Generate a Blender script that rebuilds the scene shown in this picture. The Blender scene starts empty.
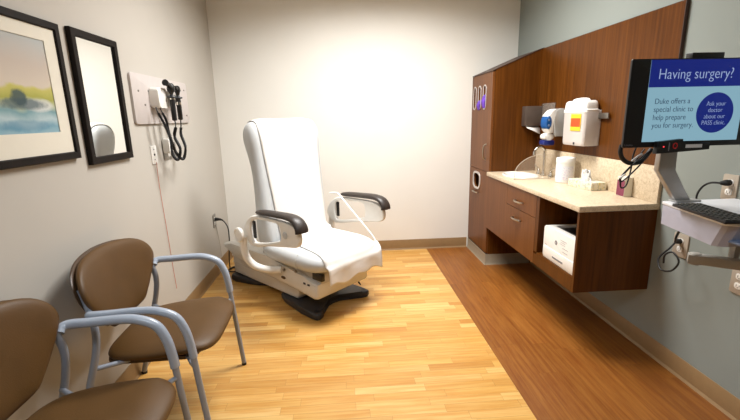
import bpy, bmesh, math, random
from math import radians, sin, cos, pi
from mathutils import Vector, Matrix
random.seed(7)
S = bpy.context.scene
COL = S.collection

# ------------------------------------------------------------------ materials
def lin(c):
    return tuple(((x/255)/12.92 if x/255 <= .04045 else ((x/255+.055)/1.055)**2.4) for x in c) + (1,)

class NT:
    def __init__(s, name):
        s.m = bpy.data.materials.new(name); s.m.use_nodes = True
        s.t = s.m.node_tree; s.b = s.t.nodes['Principled BSDF']
    def n(s, typ, **kw):
        o = s.t.nodes.new(typ)
        for k, v in kw.items(): setattr(o, k, v)
        return o
    def l(s, a, b): s.t.links.new(a, b)
    def math(s, op, a, b=None, c=None):
        o = s.n('ShaderNodeMath', operation=op)
        for i, x in enumerate((a, b, c)):
            if x is None: continue
            if isinstance(x, (int, float)): o.inputs[i].default_value = x
            else: s.l(x, o.inputs[i])
        return o.outputs[0]
    def mix(s, f, a, b, mode='MIX'):
        o = s.n('ShaderNodeMix', data_type='RGBA', blend_type=mode)
        for i, x in ((0, f), (6, a), (7, b)):
            if isinstance(x, (int, float)): o.inputs[i].default_value = x
            elif isinstance(x, tuple): o.inputs[i].default_value = x
            else: s.l(x, o.inputs[i])
        return o.outputs[2]
    def ramp(s, f, stops, interp='LINEAR'):
        o = s.n('ShaderNodeValToRGB'); o.color_ramp.interpolation = interp
        e = o.color_ramp.elements
        while len(e) < len(stops): e.new(.5)
        for x, (p, c) in zip(e, stops): x.position = p; x.color = c
        s.l(f, o.inputs[0]); return o.outputs[0]
    def coord(s, scale=(1, 1, 1), obj=True):
        t = s.n('ShaderNodeTexCoord'); m = s.n('ShaderNodeMapping'); m.inputs['Scale'].default_value = scale
        s.l(t.outputs['Object' if obj else 'Generated'], m.inputs[0]); return m.outputs[0]
    def noise(s, vec, scale, detail=3, rough=.5):
        o = s.n('ShaderNodeTexNoise'); o.inputs['Scale'].default_value = scale
        o.inputs['Detail'].default_value = detail; o.inputs['Roughness'].default_value = rough
        s.l(vec, o.inputs['Vector']); return o.outputs[0]
    def bump(s, h, strength, dist=.002):
        o = s.n('ShaderNodeBump'); o.inputs['Strength'].default_value = strength
        o.inputs['Distance'].default_value = dist; s.l(h, o.inputs['Height']); s.l(o.outputs[0], s.b.inputs['Normal'])

def plain(name, rgb, rough=.5, metal=0, var=.05, nscale=30, bump=0, **kw):
    t = NT(name); c = lin(rgb)
    v = t.noise(t.coord(), nscale)
    lo = tuple(x*(1-var) for x in c[:3])+(1,); hi = tuple(min(1, x*(1+var)) for x in c[:3])+(1,)
    t.l(t.ramp(v, [(.3, lo), (.7, hi)]), t.b.inputs['Base Color'])
    t.b.inputs['Roughness'].default_value = rough; t.b.inputs['Metallic'].default_value = metal
    for k, x in kw.items(): t.b.inputs[k.replace('_', ' ')].default_value = x
    if bump: t.bump(t.noise(t.coord(), nscale*8), bump)
    return t.m

def woodmat(name, dark, mid, light, axis='z', rough=.35, sc=1.0):
    t = NT(name)
    st = {'z': (60, 60, 2.2), 'y': (60, 2.2, 60), 'x': (2.2, 60, 60)}[axis]
    v = t.noise(t.coord(tuple(a*sc for a in st)), 1.0, 5, .6)
    st2 = tuple(a*.22 for a in st)
    w = t.noise(t.coord(st2), 1.0, 3, .5)
    f = t.math('ADD', t.math('MULTIPLY', v, .72), t.math('MULTIPLY', w, .28))
    t.l(t.ramp(f, [(.34, lin(dark)), (.5, lin(mid)), (.66, lin(light))]), t.b.inputs['Base Color'])
    t.b.inputs['Roughness'].default_value = rough; t.b.inputs['Specular IOR Level'].default_value = .18
    t.bump(v, .08)
    return t.m

def plankmat(name, along, width, length, cols, grain_dark, rough):
    """strip flooring: random board tones, long grain, thin seams"""
    t = NT(name)
    tc = t.n('ShaderNodeTexCoord'); sp = t.n('ShaderNodeSeparateXYZ'); t.l(tc.outputs['Object'], sp.inputs[0])
    A, B = (sp.outputs[0], sp.outputs[1]) if along == 'x' else (sp.outputs[1], sp.outputs[0])
    rb = t.math('DIVIDE', B, width); row = t.math('FLOOR', rb)
    wn = t.n('ShaderNodeTexWhiteNoise', noise_dimensions='1D'); t.l(row, wn.inputs['W'])
    ra = t.math('ADD', t.math('DIVIDE', A, length), t.math('MULTIPLY', wn.outputs['Value'], 7.3))
    col = t.math('FLOOR', ra)
    cb = t.n('ShaderNodeCombineXYZ'); t.l(row, cb.inputs[0]); t.l(col, cb.inputs[1])
    w2 = t.n('ShaderNodeTexWhiteNoise', noise_dimensions='2D'); t.l(cb.outputs[0], w2.inputs['Vector'])
    base = t.ramp(w2.outputs['Value'], [(i/(len(cols)-1), lin(c)) for i, c in enumerate(cols)])
    # grain, shifted per board
    gs = t.n('ShaderNodeCombineXYZ')
    t.l(t.math('ADD', t.math('MULTIPLY', A, 3.0), t.math('MULTIPLY', w2.outputs['Value'], 40)), gs.inputs[0])
    t.l(t.math('MULTIPLY', B, 55), gs.inputs[1])
    g = t.noise(gs.outputs[0], 1.0, 5, .62)
    gm = t.ramp(g, [(.35, grain_dark), (.62, (1, 1, 1, 1))])
    c = t.mix(1.0, base, gm, 'MULTIPLY')
    # seams
    def seam(x, w):
        fr = t.math('FRACT', x); d = t.math('MINIMUM', fr, t.math('SUBTRACT', 1.0, fr))
        return t.math('LESS_THAN', d, w)
    s1 = t.math('MAXIMUM', seam(rb, .0009/width), seam(ra, .0009/length))
    c = t.mix(t.math('MULTIPLY', s1, .35), c, lin((90, 55, 25)))
    t.l(c, t.b.inputs['Base Color'])
    t.l(t.math('ADD', t.math('MULTIPLY', g, .12), rough), t.b.inputs['Roughness'])
    t.bump(g, .05)
    return t.m

def emis(name, rgb, s=1.0):
    t = NT(name); t.b.inputs['Base Color'].default_value = (0.01, .01, .01, 1)
    t.b.inputs['Emission Color'].default_value = lin(rgb); t.b.inputs['Emission Strength'].default_value = s
    t.b.inputs['Roughness'].default_value = .35
    return t.m

def glassy(name, rgb, alpha, rough=.1, ior=1.45):
    t = NT(name); t.b.inputs['Base Color'].default_value = lin(rgb)
    t.b.inputs['Alpha'].default_value = alpha; t.b.inputs['Roughness'].default_value = rough
    return t.m

M = {}
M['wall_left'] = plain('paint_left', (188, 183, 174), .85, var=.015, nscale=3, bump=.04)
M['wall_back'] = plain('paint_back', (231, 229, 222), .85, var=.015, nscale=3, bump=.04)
M['wall_right'] = plain('paint_right', (136, 143, 138), .8, var=.015, nscale=3, bump=.04)
M['wall_front'] = plain('paint_front', (110, 106, 100), .85, var=.015, nscale=3)
M['ceiling'] = plain('ceiling_tile', (225, 222, 214), .9, var=.03, nscale=60)
M['base'] = plain('rubber_base', (142, 113, 76), .5, var=.04)
M['base_grey'] = plain('rubber_base_grey', (150, 138, 118), .45, var=.04)
M['floor_light'] = plankmat('light_strip_floor', 'x', .054, .36,
    [(186, 137, 68), (210, 166, 92), (196, 149, 78), (222, 186, 120), (204, 158, 86), (215, 174, 104)], lin((240, 218, 186)), .27)
M['floor_dark'] = plankmat('dark_strip_floor', 'y', .10, .95,
    [(142, 88, 32), (154, 98, 38), (132, 81, 28), (148, 93, 34)], lin((214, 190, 160)), .36)
M['walnut'] = woodmat('walnut_laminate', (70, 37, 8), (87, 48, 12), (100, 57, 17))
M['walnut_front_lit'] = woodmat('walnut_laminate_front_lit', (94, 55, 24), (107, 64, 30), (118, 73, 36))  # walnut laminate with the light on room-facing fronts put into its colour
M['walnut_dark'] = plain('walnut_edge', (62, 36, 22), .45)
M['cav_shade'] = plain('interior_shade', (22, 17, 14), .7)  # near-black, stands in for shade inside the cabinet openings
def stone():
    t = NT('speckled_counter'); v = t.noise(t.coord(), 220, 4, .7); w = t.noise(t.coord(), 60, 4, .6)
    f = t.math('ADD', t.math('MULTIPLY', v, .6), t.math('MULTIPLY', w, .4))
    t.l(t.ramp(f, [(.36, lin((180, 158, 128))), (.48, lin((209, 190, 160))), (.6, lin((223, 207, 182)))]), t.b.inputs['Base Color'])
    t.b.inputs['Roughness'].default_value = .32; return t.m
M['stone'] = stone()
M['white'] = plain('white_plastic', (232, 230, 224), .35, var=.02)
M['porcelain'] = plain('porcelain', (240, 238, 230), .15, var=.01)
M['chrome'] = plain('chrome', (200, 196, 188), .16, 1, var=.02)
M['steel'] = plain('brushed_steel', (150, 146, 140), .38, 1, var=.06)
M['steelbrown'] = plain('smoked_steel', (112, 100, 92), .4, .6, var=.05)
M['nickel'] = plain('satin_nickel', (178, 168, 152), .3, 1, var=.03)
M['nickel_light'] = plain('light_trim', (206, 200, 196), .3, .3)
M['espresso'] = woodmat('espresso_frame', (14, 8, 5), (20, 12, 8), (27, 17, 12), 'z', .55)
M['mat'] = plain('picture_mat', (222, 217, 202), .85, var=.01)
def mirror():
    t = NT('mirror_silver'); t.b.inputs['Base Color'].default_value = (.9, .9, .88, 1)
    t.b.inputs['Metallic'].default_value = 1; t.b.inputs['Roughness'].default_value = .02; return t.m
M['mirror'] = mirror()
M['board'] = plain('wall_board', (196, 188, 184), .5, var=.02)
M['black'] = plain('black_plastic', (20, 19, 19), .38, var=.1)
M['rubber'] = plain('black_rubber', (16, 15, 15), .55, var=.1)
M['dkgrey'] = plain('dark_grey_plastic', (40, 42, 48), .42, var=.08)
M['brownpad'] = plain('dark_brown_urethane', (46, 37, 32), .45, var=.08)
M['vinyl'] = plain('pale_grey_vinyl', (192, 195, 196), .42, var=.015, nscale=14)
M['vinyl_seam'] = plain('vinyl_welt', (180, 180, 176), .5)
M['exambase'] = plain('exam_plastic', (214, 211, 204), .38, var=.02)
M['examframe'] = plain('exam_metal', (186, 182, 176), .4, var=.03)
def papermat():
    t = NT('exam_paper'); t.b.inputs['Base Color'].default_value = lin((226, 223, 218))
    t.b.inputs['Roughness'].default_value = .8
    t.bump(t.noise(t.coord((6, 6, 2)), 3, 4), .25, .004); return t.m
M['paper'] = papermat()
def fabric():
    t = NT('brown_vinyl_weave'); v = t.noise(t.coord(), 8, 2)
    t.l(t.ramp(v, [(.3, lin((82, 56, 23))), (.7, lin((90, 62, 28)))]), t.b.inputs['Base Color'])
    t.b.inputs['Roughness'].default_value = .5; t.b.inputs['Specular IOR Level'].default_value = .35
    w = t.n('ShaderNodeTexVoronoi'); w.inputs['Scale'].default_value = 260; t.l(t.coord(), w.inputs['Vector'])
    t.bump(w.outputs['Distance'], .25, .001); return t.m
M['brown'] = fabric()
M['brown_edge'] = plain('brown_shell', (70, 50, 32), .4)
M['tube'] = plain('silver_blue_paint', (158, 168, 182), .34, 0, var=.02, Coat_Weight=.3)
M['tubegrey'] = plain('silver_paint_leg', (140, 146, 156), .34, 0, var=.02, Coat_Weight=.3)
M['blue'] = plain('blue_plastic', (20, 84, 150), .35)
M['navy'] = plain('navy_plastic', (18, 36, 110), .35)
M['smoke'] = glassy('smoked_plastic', (140, 128, 118), .62, .2)
M['clear'] = glassy('clear_plastic', (205, 208, 204), .45, .15)
M['frost'] = glassy('frosted_plastic', (222, 214, 208), .74, .35)
M['acrylic'] = glassy('clear_acrylic', (215, 200, 180), .16, .03)
M['acrylic_edge'] = glassy('acrylic_edge', (220, 210, 192), .6, .2)
M['purple'] = plain('purple_nitrile', (104, 62, 178), .5, var=.2)
M['orange'] = plain('orange_label', (236, 78, 24), .5)
M['yellow'] = plain('yellow_label', (240, 200, 40), .5)
M['pink'] = plain('pink_print', (124, 50, 76), .5, var=.2, nscale=120)
M['red'] = plain('red_mark', (190, 40, 40), .5)
M['redcord'] = plain('red_cord', (206, 120, 100), .6)
M['palecord'] = plain('pale_cord', (176, 166, 150), .6)
M['grey_text'] = plain('grey_print', (120, 120, 126), .6)
M['beige'] = plain('beige_plate', (172, 160, 144), .4)
M['armgrey'] = plain('silver_arm_paint', (168, 166, 164), .35, .3, var=.03)
M['armbeige'] = plain('grey_arm_paint', (160, 157, 150), .4, var=.03)
M['tray'] = plain('tray_white', (216, 217, 220), .35, var=.02)
M['traygrey'] = plain('tray_grey', (166, 166, 180), .4, var=.03)
M['bluegrey'] = plain('blue_grey_plastic', (110, 126, 156), .4)
M['key'] = plain('keyboard_black', (26, 24, 26), .6, var=.2, nscale=200)
def labelmat(name, base, a, b, sc):
    t = NT(name); v = t.noise(t.coord(), sc, 2)
    w = t.noise(t.coord((1, 1, 1)), sc*1.7, 2)
    c = t.ramp(v, [(.0, lin(base)), (.56, lin(base)), (.6, lin(a)), (1, lin(a))])
    c = t.mix(t.math('GREATER_THAN', w, .62), c, lin(b))
    t.l(c, t.b.inputs['Base Color']); t.b.inputs['Roughness'].default_value = .45; return t.m
M['tissue_print'] = labelmat('tissue_print', (222, 217, 198), (176, 184, 168), (212, 192, 100), 60)
M['wipes_print'] = labelmat('wipes_print', (224, 224, 228), (196, 200, 218), (206, 170, 190), 110)
M['led_red'] = emis('red_led', (255, 60, 70), 1.2)
M['scr_body'] = emis('screen_body', (146, 190, 208), .62)
M['scr_head'] = emis('screen_header', (8, 32, 128), .6)
M['scr_circle'] = emis('screen_circle', (8, 34, 128), .6)
M['scr_white'] = emis('screen_text_light', (170, 190, 230), .6)
M['scr_grey'] = emis('screen_text_dark', (50, 78, 104), .6)
M['lamp'] = emis('lamp_diffuser', (255, 248, 238), 2)

def artmat():
    """watercolour: pale sky, green hill with a dark tree, blue water; x0 = local y, z0 = local z"""
    t = NT('watercolour'); tc = t.n('ShaderNodeTexCoord')
    d = t.noise(tc.outputs['Object'], 9, 4); d2 = t.noise(tc.outputs['Object'], 28, 4, .7)
    sp = t.n('ShaderNodeSeparateXYZ'); t.l(tc.outputs['Object'], sp.inputs[0]); Y, Z = sp.outputs[1], sp.outputs[2]
    z = t.math('ADD', Z, t.math('MULTIPLY', t.math('SUBTRACT', d, .5), .07))
    f = t.math('MULTIPLY_ADD', z, 1/.40, .5)
    c = t.ramp(f, [(0, lin((196, 190, 150))), (.05, lin((150, 176, 184))), (.14, lin((120, 160, 176))), (.22, lin((172, 192, 196))),
                   (.30, lin((112, 150, 158))), (.37, lin((176, 182, 150))), (.44, lin((160, 160, 72))), (.52, lin((186, 180, 96))),
                   (.55, lin((200, 188, 172))), (.75, lin((188, 176, 164))), (1, lin((172, 178, 178)))])
    def blob(cy, cz, ry, rz, soft):
        a = t.math('POWER', t.math('DIVIDE', t.math('SUBTRACT', Y, cy), ry), 2)
        b = t.math('POWER', t.math('DIVIDE', t.math('SUBTRACT', Z, cz), rz), 2)
        e = t.math('ADD', t.math('ADD', a, b), t.math('MULTIPLY', t.math('SUBTRACT', d2, .5), 1.8))
        o = t.n('ShaderNodeMapRange'); t.l(e, o.inputs[0]); o.inputs[1].default_value = 1+soft; o.inputs[2].default_value = 1-soft
        o.inputs[3].default_value = 0; o.inputs[4].default_value = 1; return o.outputs[0]
    c = t.mix(t.math('MULTIPLY', blob(.13, -.055, .075, .022, .5), .85), c, lin((206, 208, 204)))
    c = t.mix(t.math('MULTIPLY', blob(.05, -.052, .11, .020, .5), .8), c, lin((66, 88, 96)))
    c = t.mix(t.math('MULTIPLY', blob(.035, -.03, .036, .030, .4), .9), c, lin((50, 72, 78)))
    c = t.mix(t.math('MULTIPLY', blob(.05, -.13, .13, .02, .5), .5), c, lin((60, 120, 150)))
    t.l(c, t.b.inputs['Base Color']); t.b.inputs['Roughness'].default_value = .8; return t.m
M['art'] = artmat()

# ------------------------------------------------------------------ mesh helpers
def link(name, bm, mat, parent=None, smooth=40, loc=None):
    me = bpy.data.meshes.new(name); bmesh.ops.recalc_face_normals(bm, faces=bm.faces)
    bm.to_mesh(me); bm.free()
    mats = mat if isinstance(mat, (list, tuple)) else [mat]
    for m in mats: me.materials.append(m)
    if smooth:
        for p in me.polygons: p.use_smooth = True
        me.set_sharp_from_angle(angle=radians(smooth))
    o = bpy.data.objects.new(name, me); COL.objects.link(o)
    if parent: o.parent = parent
    if loc: o.location = loc
    return o
def tag(o, label, cat, group=None):
    o['label'] = label; o['category'] = cat
    if group: o['group'] = group
    return o
def struct(o, label=None):
    o['kind'] = 'structure'
    if label: o['label'] = label
    return o
def thing(name, label, cat, loc=(0, 0, 0), rz=0, group=None):
    o = bpy.data.objects.new(name, None); COL.objects.link(o); o.location = loc; o.rotation_euler = (0, 0, rz)
    o.empty_display_size = .05
    return tag(o, label, cat, group)
def clone(root):
    r = root.copy(); COL.objects.link(r)
    for ch in root.children:
        c = ch.copy(); COL.objects.link(c); c.parent = r
        for g in ch.children:
            d = g.copy(); COL.objects.link(d); d.parent = c
    return r

def box(bm, lo, hi, bev=0, seg=2):
    r = bmesh.ops.create_cube(bm, size=1)
    vs = r['verts']
    for v in vs:
        v.co = Vector([lo[i] + (v.co[i]+.5)*(hi[i]-lo[i]) for i in range(3)])
    if bev:
        es = list({e for v in vs for e in v.link_edges})
        bmesh.ops.bevel(bm, geom=es, offset=bev, segments=seg, profile=.5, affect='EDGES')
    return bm
def B(*boxes, bev=0, seg=2):
    bm = bmesh.new()
    for b in boxes: box(bm, b[0], b[1], b[2] if len(b) > 2 else bev, seg)
    return bm
def catmull(pts, n=6, closed=False):
    P = [Vector(p) for p in pts]; out = []
    N = len(P)
    for i in range(N if closed else N-1):
        if closed: a, b, c, d = P[(i-1) % N], P[i], P[(i+1) % N], P[(i+2) % N]
        else: a, b, c, d = P[max(i-1, 0)], P[i], P[i+1], P[min(i+2, N-1)]
        for k in range(n):
            t = k/n
            out.append(.5*((2*b)+(c-a)*t+(2*a-5*b+4*c-d)*t*t+(3*b-a-3*c+d)*t**3))
    if not closed: out.append(P[-1])
    return out
def tube(bm, pts, r, seg=10, closed=False, cap=True, sy=1.0, up0=None):
    """sweep a round (or flattened: sy) section; r number or list"""
    P = [Vector(p) for p in pts]; N = len(P)
    R = r if isinstance(r, (list, tuple)) else [r]*N
    rings = []; prev = None
    for i in range(N):
        if closed: t = P[(i+1) % N]-P[(i-1) % N]
        else: t = P[min(i+1, N-1)]-P[max(i-1, 0)]
        t.normalize()
        if prev is None:
            up = Vector(up0) if up0 else (Vector((0, 0, 1)) if abs(t.z) < .9 else Vector((0, 1, 0)))
        else: up = prev
        up = up - t*up.dot(t)
        up.normalize(); prev = up; sd = t.cross(up)
        rings.append([bm.verts.new(P[i]+up*(cos(2*pi*k/seg)*R[i]*sy)+sd*(sin(2*pi*k/seg)*R[i])) for k in range(seg)])
    for i in range(N if closed else N-1):
        a, b = rings[i], rings[(i+1) % N]
        for k in range(seg): bm.faces.new((a[k], a[(k+1) % seg], b[(k+1) % seg], b[k]))
    if cap and not closed:
        bm.faces.new(rings[0][::-1]); bm.faces.new(rings[-1])
    return bm
def T(pts, r, seg=10, smooth=6, **kw):
    bm = bmesh.new(); tube(bm, catmull(pts, smooth) if smooth else pts, r, seg, **kw); return bm
def lathe(bm, prof, c, seg=28, axis='z'):
    rings = []
    for r, h in prof:
        ring = []
        for k in range(seg):
            a = 2*pi*k/seg; x, y = r*cos(a), r*sin(a)
            p = {'z': (x, y, h), 'x': (h, x, y), 'y': (x, h, y)}[axis]
            ring.append(bm.verts.new(Vector(c)+Vector(p)))
        rings.append(ring)
    for a, b in zip(rings, rings[1:]):
        for k in range(seg): bm.faces.new((a[k], a[(k+1) % seg], b[(k+1) % seg], b[k]))
    bm.faces.new(rings[0][::-1]); bm.faces.new(rings[-1]); return bm
def L(prof, c=(0, 0, 0), seg=28, axis='z'):
    return lathe(bmesh.new(), prof, c, seg, axis)
def prism(bm, poly, axis, lo, hi, bev=0, seg=2):
    """poly 2D points; axis extruded. axis x: (y,z); y: (x,z); z: (x,y)"""
    def P(p, h): return {'x': (h, p[0], p[1]), 'y': (p[0], h, p[1]), 'z': (p[0], p[1], h)}[axis]
    a = [bm.verts.new(P(p, lo)) for p in poly]; b = [bm.verts.new(P(p, hi)) for p in poly]
    fs = [bm.faces.new(a[::-1]), bm.faces.new(b)]
    n = len(poly)
    for i in range(n): fs.append(bm.faces.new((a[i], a[(i+1) % n], b[(i+1) % n], b[i])))
    if bev:
        es = list({e for f in fs[:2] for e in f.edges})
        bmesh.ops.bevel(bm, geom=es, offset=bev, segments=seg, profile=.5, affect='EDGES')
    return bm
def rrect(x0, y0, x1, y1, r, n=5):
    out = []
    for cx, cy, a0 in ((x1-r, y1-r, 0), (x0+r, y1-r, 90), (x0+r, y0+r, 180), (x1-r, y0+r, 270)):
        for k in range(n+1):
            a = radians(a0+90*k/n); out.append((cx+r*cos(a), cy+r*sin(a)))
    return out
def ellipse(cx, cy, rx, ry, n=32, p=2.0):
    out = []
    for k in range(n):
        a = 2*pi*k/n; c, s = cos(a), sin(a)
        out.append((cx+rx*math.copysign(abs(c)**(2/p), c), cy+ry*math.copysign(abs(s)**(2/p), s)))
    return out
def ringprism(bm, outer, inner, axis, lo, hi):
    def P(p, h): return {'x': (h, p[0], p[1]), 'y': (p[0], h, p[1]), 'z': (p[0], p[1], h)}[axis]
    n = len(outer); V = [[bm.verts.new(P(p, h)) for p in pl] for pl in (outer, inner) for h in (lo, hi)]
    ol, oh, il, ih = V
    for i in range(n):
        j = (i+1) % n
        for q in ((ol[i], ol[j], oh[j], oh[i]), (il[j], il[i], ih[i], ih[j]), (oh[i], oh[j], ih[j], ih[i]), (ol[j], ol[i], il[i], il[j])):
            bm.faces.new(q)
    return bm
def pillow(outline, pos, thick, rings=9, power=5):
    """cushion: outline(angle)->(p,q); pos(p,q,side,t)->xyz ; thick(r)"""
    bm = bmesh.new(); n = 56; L_ = []
    c0 = bm.verts.new(pos(0, 0, 1, thick)); c1 = bm.verts.new(pos(0, 0, -1, thick))
    fr, bk = [], []
    for i in range(1, rings+1):
        r = 1-(1-i/rings)**1.9
        t = thick*(max(0, 1-r**power))**.5
        a, b = [], []
        for k in range(n):
            p, q = outline(2*pi*k/n); p *= r; q *= r
            if i == rings:
                v = bm.verts.new(pos(p, q, 0, 0)); a.append(v); b.append(v)
            else:
                a.append(bm.verts.new(pos(p, q, 1, t))); b.append(bm.verts.new(pos(p, q, -1, t)))
        fr.append(a); bk.append(b)
    for k in range(n):
        j = (k+1) % n
        bm.faces.new((c0, fr[0][k], fr[0][j])); bm.faces.new((c1, bk[0][j], bk[0][k]))
        for i in range(rings-1):
            bm.faces.new((fr[i][k], fr[i+1][k], fr[i+1][j], fr[i][j]))
            bm.faces.new((bk[i][j], bk[i+1][j], bk[i+1][k], bk[i][k]))
    return bm
def cut(o, *cutters):
    for bm in cutters:
        me = bpy.data.meshes.new('c'); bmesh.ops.recalc_face_normals(bm, faces=bm.faces); bm.to_mesh(me); bm.free()
        c = bpy.data.objects.new('c', me); COL.objects.link(c)
        c.parent = o.parent
        md = o.modifiers.new('b', 'BOOLEAN'); md.operation = 'DIFFERENCE'; md.solver = 'EXACT'; md.object = c
        dg = bpy.context.evaluated_depsgraph_get(); new = bpy.data.meshes.new_from_object(o.evaluated_get(dg))
        o.modifiers.clear(); old = o.data; o.data = new; new.name = old.name
        bpy.data.objects.remove(c); bpy.data.meshes.remove(me)
    return o
def text(name, s, size, mat, parent, loc, rot, align='LEFT', ext=.0006, sx=1.0, off=.013):
    cu = bpy.data.curves.new(name, 'FONT'); cu.body = s; cu.size = size; cu.extrude = ext; cu.align_x = align
    cu.offset = -off*size
    t = bpy.data.objects.new(name, cu); COL.objects.link(t)
    dg = bpy.context.evaluated_depsgraph_get(); me = bpy.data.meshes.new_from_object(t.evaluated_get(dg))
    bpy.data.objects.remove(t); bpy.data.curves.remove(cu)
    me.materials.clear(); me.materials.append(mat)
    o = bpy.data.objects.new(name, me); COL.objects.link(o); o.parent = parent
    o.location = loc; o.rotation_euler = rot; o.scale = (sx, 1, 1)
    return o

# ------------------------------------------------------------------ room
XL, XR, YB, YF, ZC = -1.169, 1.707, 4.024, -1.6, 2.70
XP, Y1, Y2, XC, XS = 1.275, 3.479, 2.050, 1.265, 1.687
bm = bmesh.new(); box(bm, (XL-.1, YF-.1, -.05), (.834, YB+.1, 0))
for f in bm.faces: f.material_index = 0
n0 = len(bm.faces); box(bm, (.834, YF-.1, -.05), (XR+.1, YB+.1, 0))
bm.faces.ensure_lookup_table()
for f in list(bm.faces)[n0:]: f.material_index = 1
struct(link('floor', bm, [M['floor_light'], M['floor_dark']], smooth=0), 'strip floor, honey coloured with a darker brown band along the cabinets')
struct(link('ceiling', B(((XL-.1, YF-.1, ZC), (XR+.1, YB+.1, ZC+.05))), M['ceiling'], smooth=0))
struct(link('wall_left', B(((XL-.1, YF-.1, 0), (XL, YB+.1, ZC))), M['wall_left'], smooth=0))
struct(link('wall_back', B(((XL, YB, 0), (XR, YB+.1, ZC))), M['wall_back'], smooth=0))
struct(link('wall_right', B(((XR, YF-.1, 0), (XR+.1, YB+.1, ZC))), M['wall_right'], smooth=0))
struct(link('wall_front', B(((XL, YF-.1, 0), (XR, YF, ZC))), M['wall_front'], smooth=0))
def cove(name, x0, y0, x1, y1, nrm, mat, h=.105):
    """rubber wall base with a small cove toe"""
    bm = bmesh.new(); d = Vector((x1-x0, y1-y0, 0)); n = Vector(nrm)
    prof = [(.0, 0), (.014, 0), (.012, .004), (.006, .014), (.005, h-.004), (.003, h), (0, h)]
    A = [bm.verts.new(Vector((x0, y0, 0))+n*p+Vector((0, 0, z))) for p, z in prof]
    C = [bm.verts.new(Vector((x1, y1, 0))+n*p+Vector((0, 0, z))) for p, z in prof]
    k = len(prof)
    for i in range(k): bm.faces.new((A[i], A[(i+1) % k], C[(i+1) % k], C[i]))
    bm.faces.new(A); bm.faces.new(C[::-1])
    return struct(link(name, bm, mat, smooth=30))
cove('baseboard_left', XL, YF, XL, YB, (1, 0, 0), M['base'])
cove('baseboard_back', XL+.014, YB, XP-.014, YB, (0, -1, 0), M['base'])
cove('baseboard_right', XR, YF, XR, Y1-.014, (-1, 0, 0), M['base'])

# ------------------------------------------------------------------ left wall: picture, mirror
def framed(name, label, cat, y0, y1, z0, z1, fw, depth):
    t = thing(name, label, cat, (XL, (y0+y1)/2, (z0+z1)/2))
    hy, hz = (y1-y0)/2, (z1-z0)/2
    bm = bmesh.new()
    prof = [(0, 0), (0, depth-.003), (.003, depth), (fw-.004, depth), (fw, depth-.006), (fw, 0)]
    rings = []
    for sy, sz in ((-1, -1), (1, -1), (1, 1), (-1, 1)):
        rings.append([bm.verts.new((x+.001, sy*(hy-q), sz*(hz-q))) for q, x in prof])
    for i in range(4):
        a, b = rings[i], rings[(i+1) % 4]
        for k in range(len(prof)): bm.faces.new((a[k], a[(k+1) % len(prof)], b[(k+1) % len(prof)], b[k]))
    link('frame', bm, M['espresso'], t, 25)
    return t, hy-fw, hz-fw
t, iy, iz = framed('framed_picture', 'dark-framed watercolour of a green hill, tree and blue water in a wide cream mat', 'picture', 1.25, 1.878, 1.211, 1.757, .030, .022)
mb = bmesh.new(); ay0, ay1, az0, az1 = -iy+.062, iy-.065, -iz+.085, iz-.050
ringprism(mb, [(-iy, -iz), (iy, -iz), (iy, iz), (-iy, iz)], [(ay0, az0), (ay1, az0), (ay1, az1), (ay0, az1)], 'x', .012, .0145)
link('mat', mb, M['mat'], t, 0)
link('artwork', B(((.006, ay0-.003, az0-.003), (.0115, ay1+.003, az1+.003))), M['art'], t, 0)
t, iy, iz = framed('wall_mirror', 'narrow dark-framed mirror reflecting the exam chair back', 'mirror', 1.95, 2.325, 1.170, 1.766, .034, .022)
link('mirror_glass', B(((.008, -iy, -iz), (.013, iy, iz))), M['mirror'], t, 0)

# ------------------------------------------------------------------ diagnostic board and instruments
t = thing('mounting_board', 'flat pale grey board on the left wall behind the diagnostic instruments', 'wall board', (XL, 2.845, 1.489))
bm = bmesh.new(); prism(bm, rrect(-.415, -.142, .415, .142, .02), 'x', 0, .014, .003); link('panel', bm, M['board'], t)
for y, z in ((-.343, .045), (-.219, .05), (-.282, -.032), (.36, .09), (.36, -.09)):
    link('screw', L([(.0, 0), (.006, 0), (.006, .003), (.003, .005)], (.014, y, z), 12, 'x'), M['steel'], t)
XBd = XL+.014
t = thing('wall_transformer', 'white instrument charger box mounted on the grey wall board', 'instrument charger', (XBd, 2.705, 1.500))
bm = bmesh.new(); prism(bm, rrect(-.08, -.06, .05, .06, .02), 'x', 0, .058, .010, 3); link('housing', bm, M['white'], t)
bm = bmesh.new(); prism(bm, [(.06, -.05), (.095, -.035), (.16, -.02), (.24, -.012), (.245, .012), (.14, .022), (.06, .045)], 'x', .012, .07, .006, 3)
link('cradle', bm, M['white'], t)
for y in (.04, .14):
    link('cradle_ring', T([(.088+.022*cos(a), y+.022*sin(a), .008) for a in [k*pi/6 for k in range(12)]], .006, 8, 3, closed=True), M['dkgrey'], t)
link('indicator_light', L([(0, 0), (.004, 0), (.004, .003)], (.058, .035, -.045), 10, 'x'), M['steel'], t)
def coil(path, r, turns):
    P = catmull(path, 22); out = []; n = len(P)
    return P, r
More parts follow.
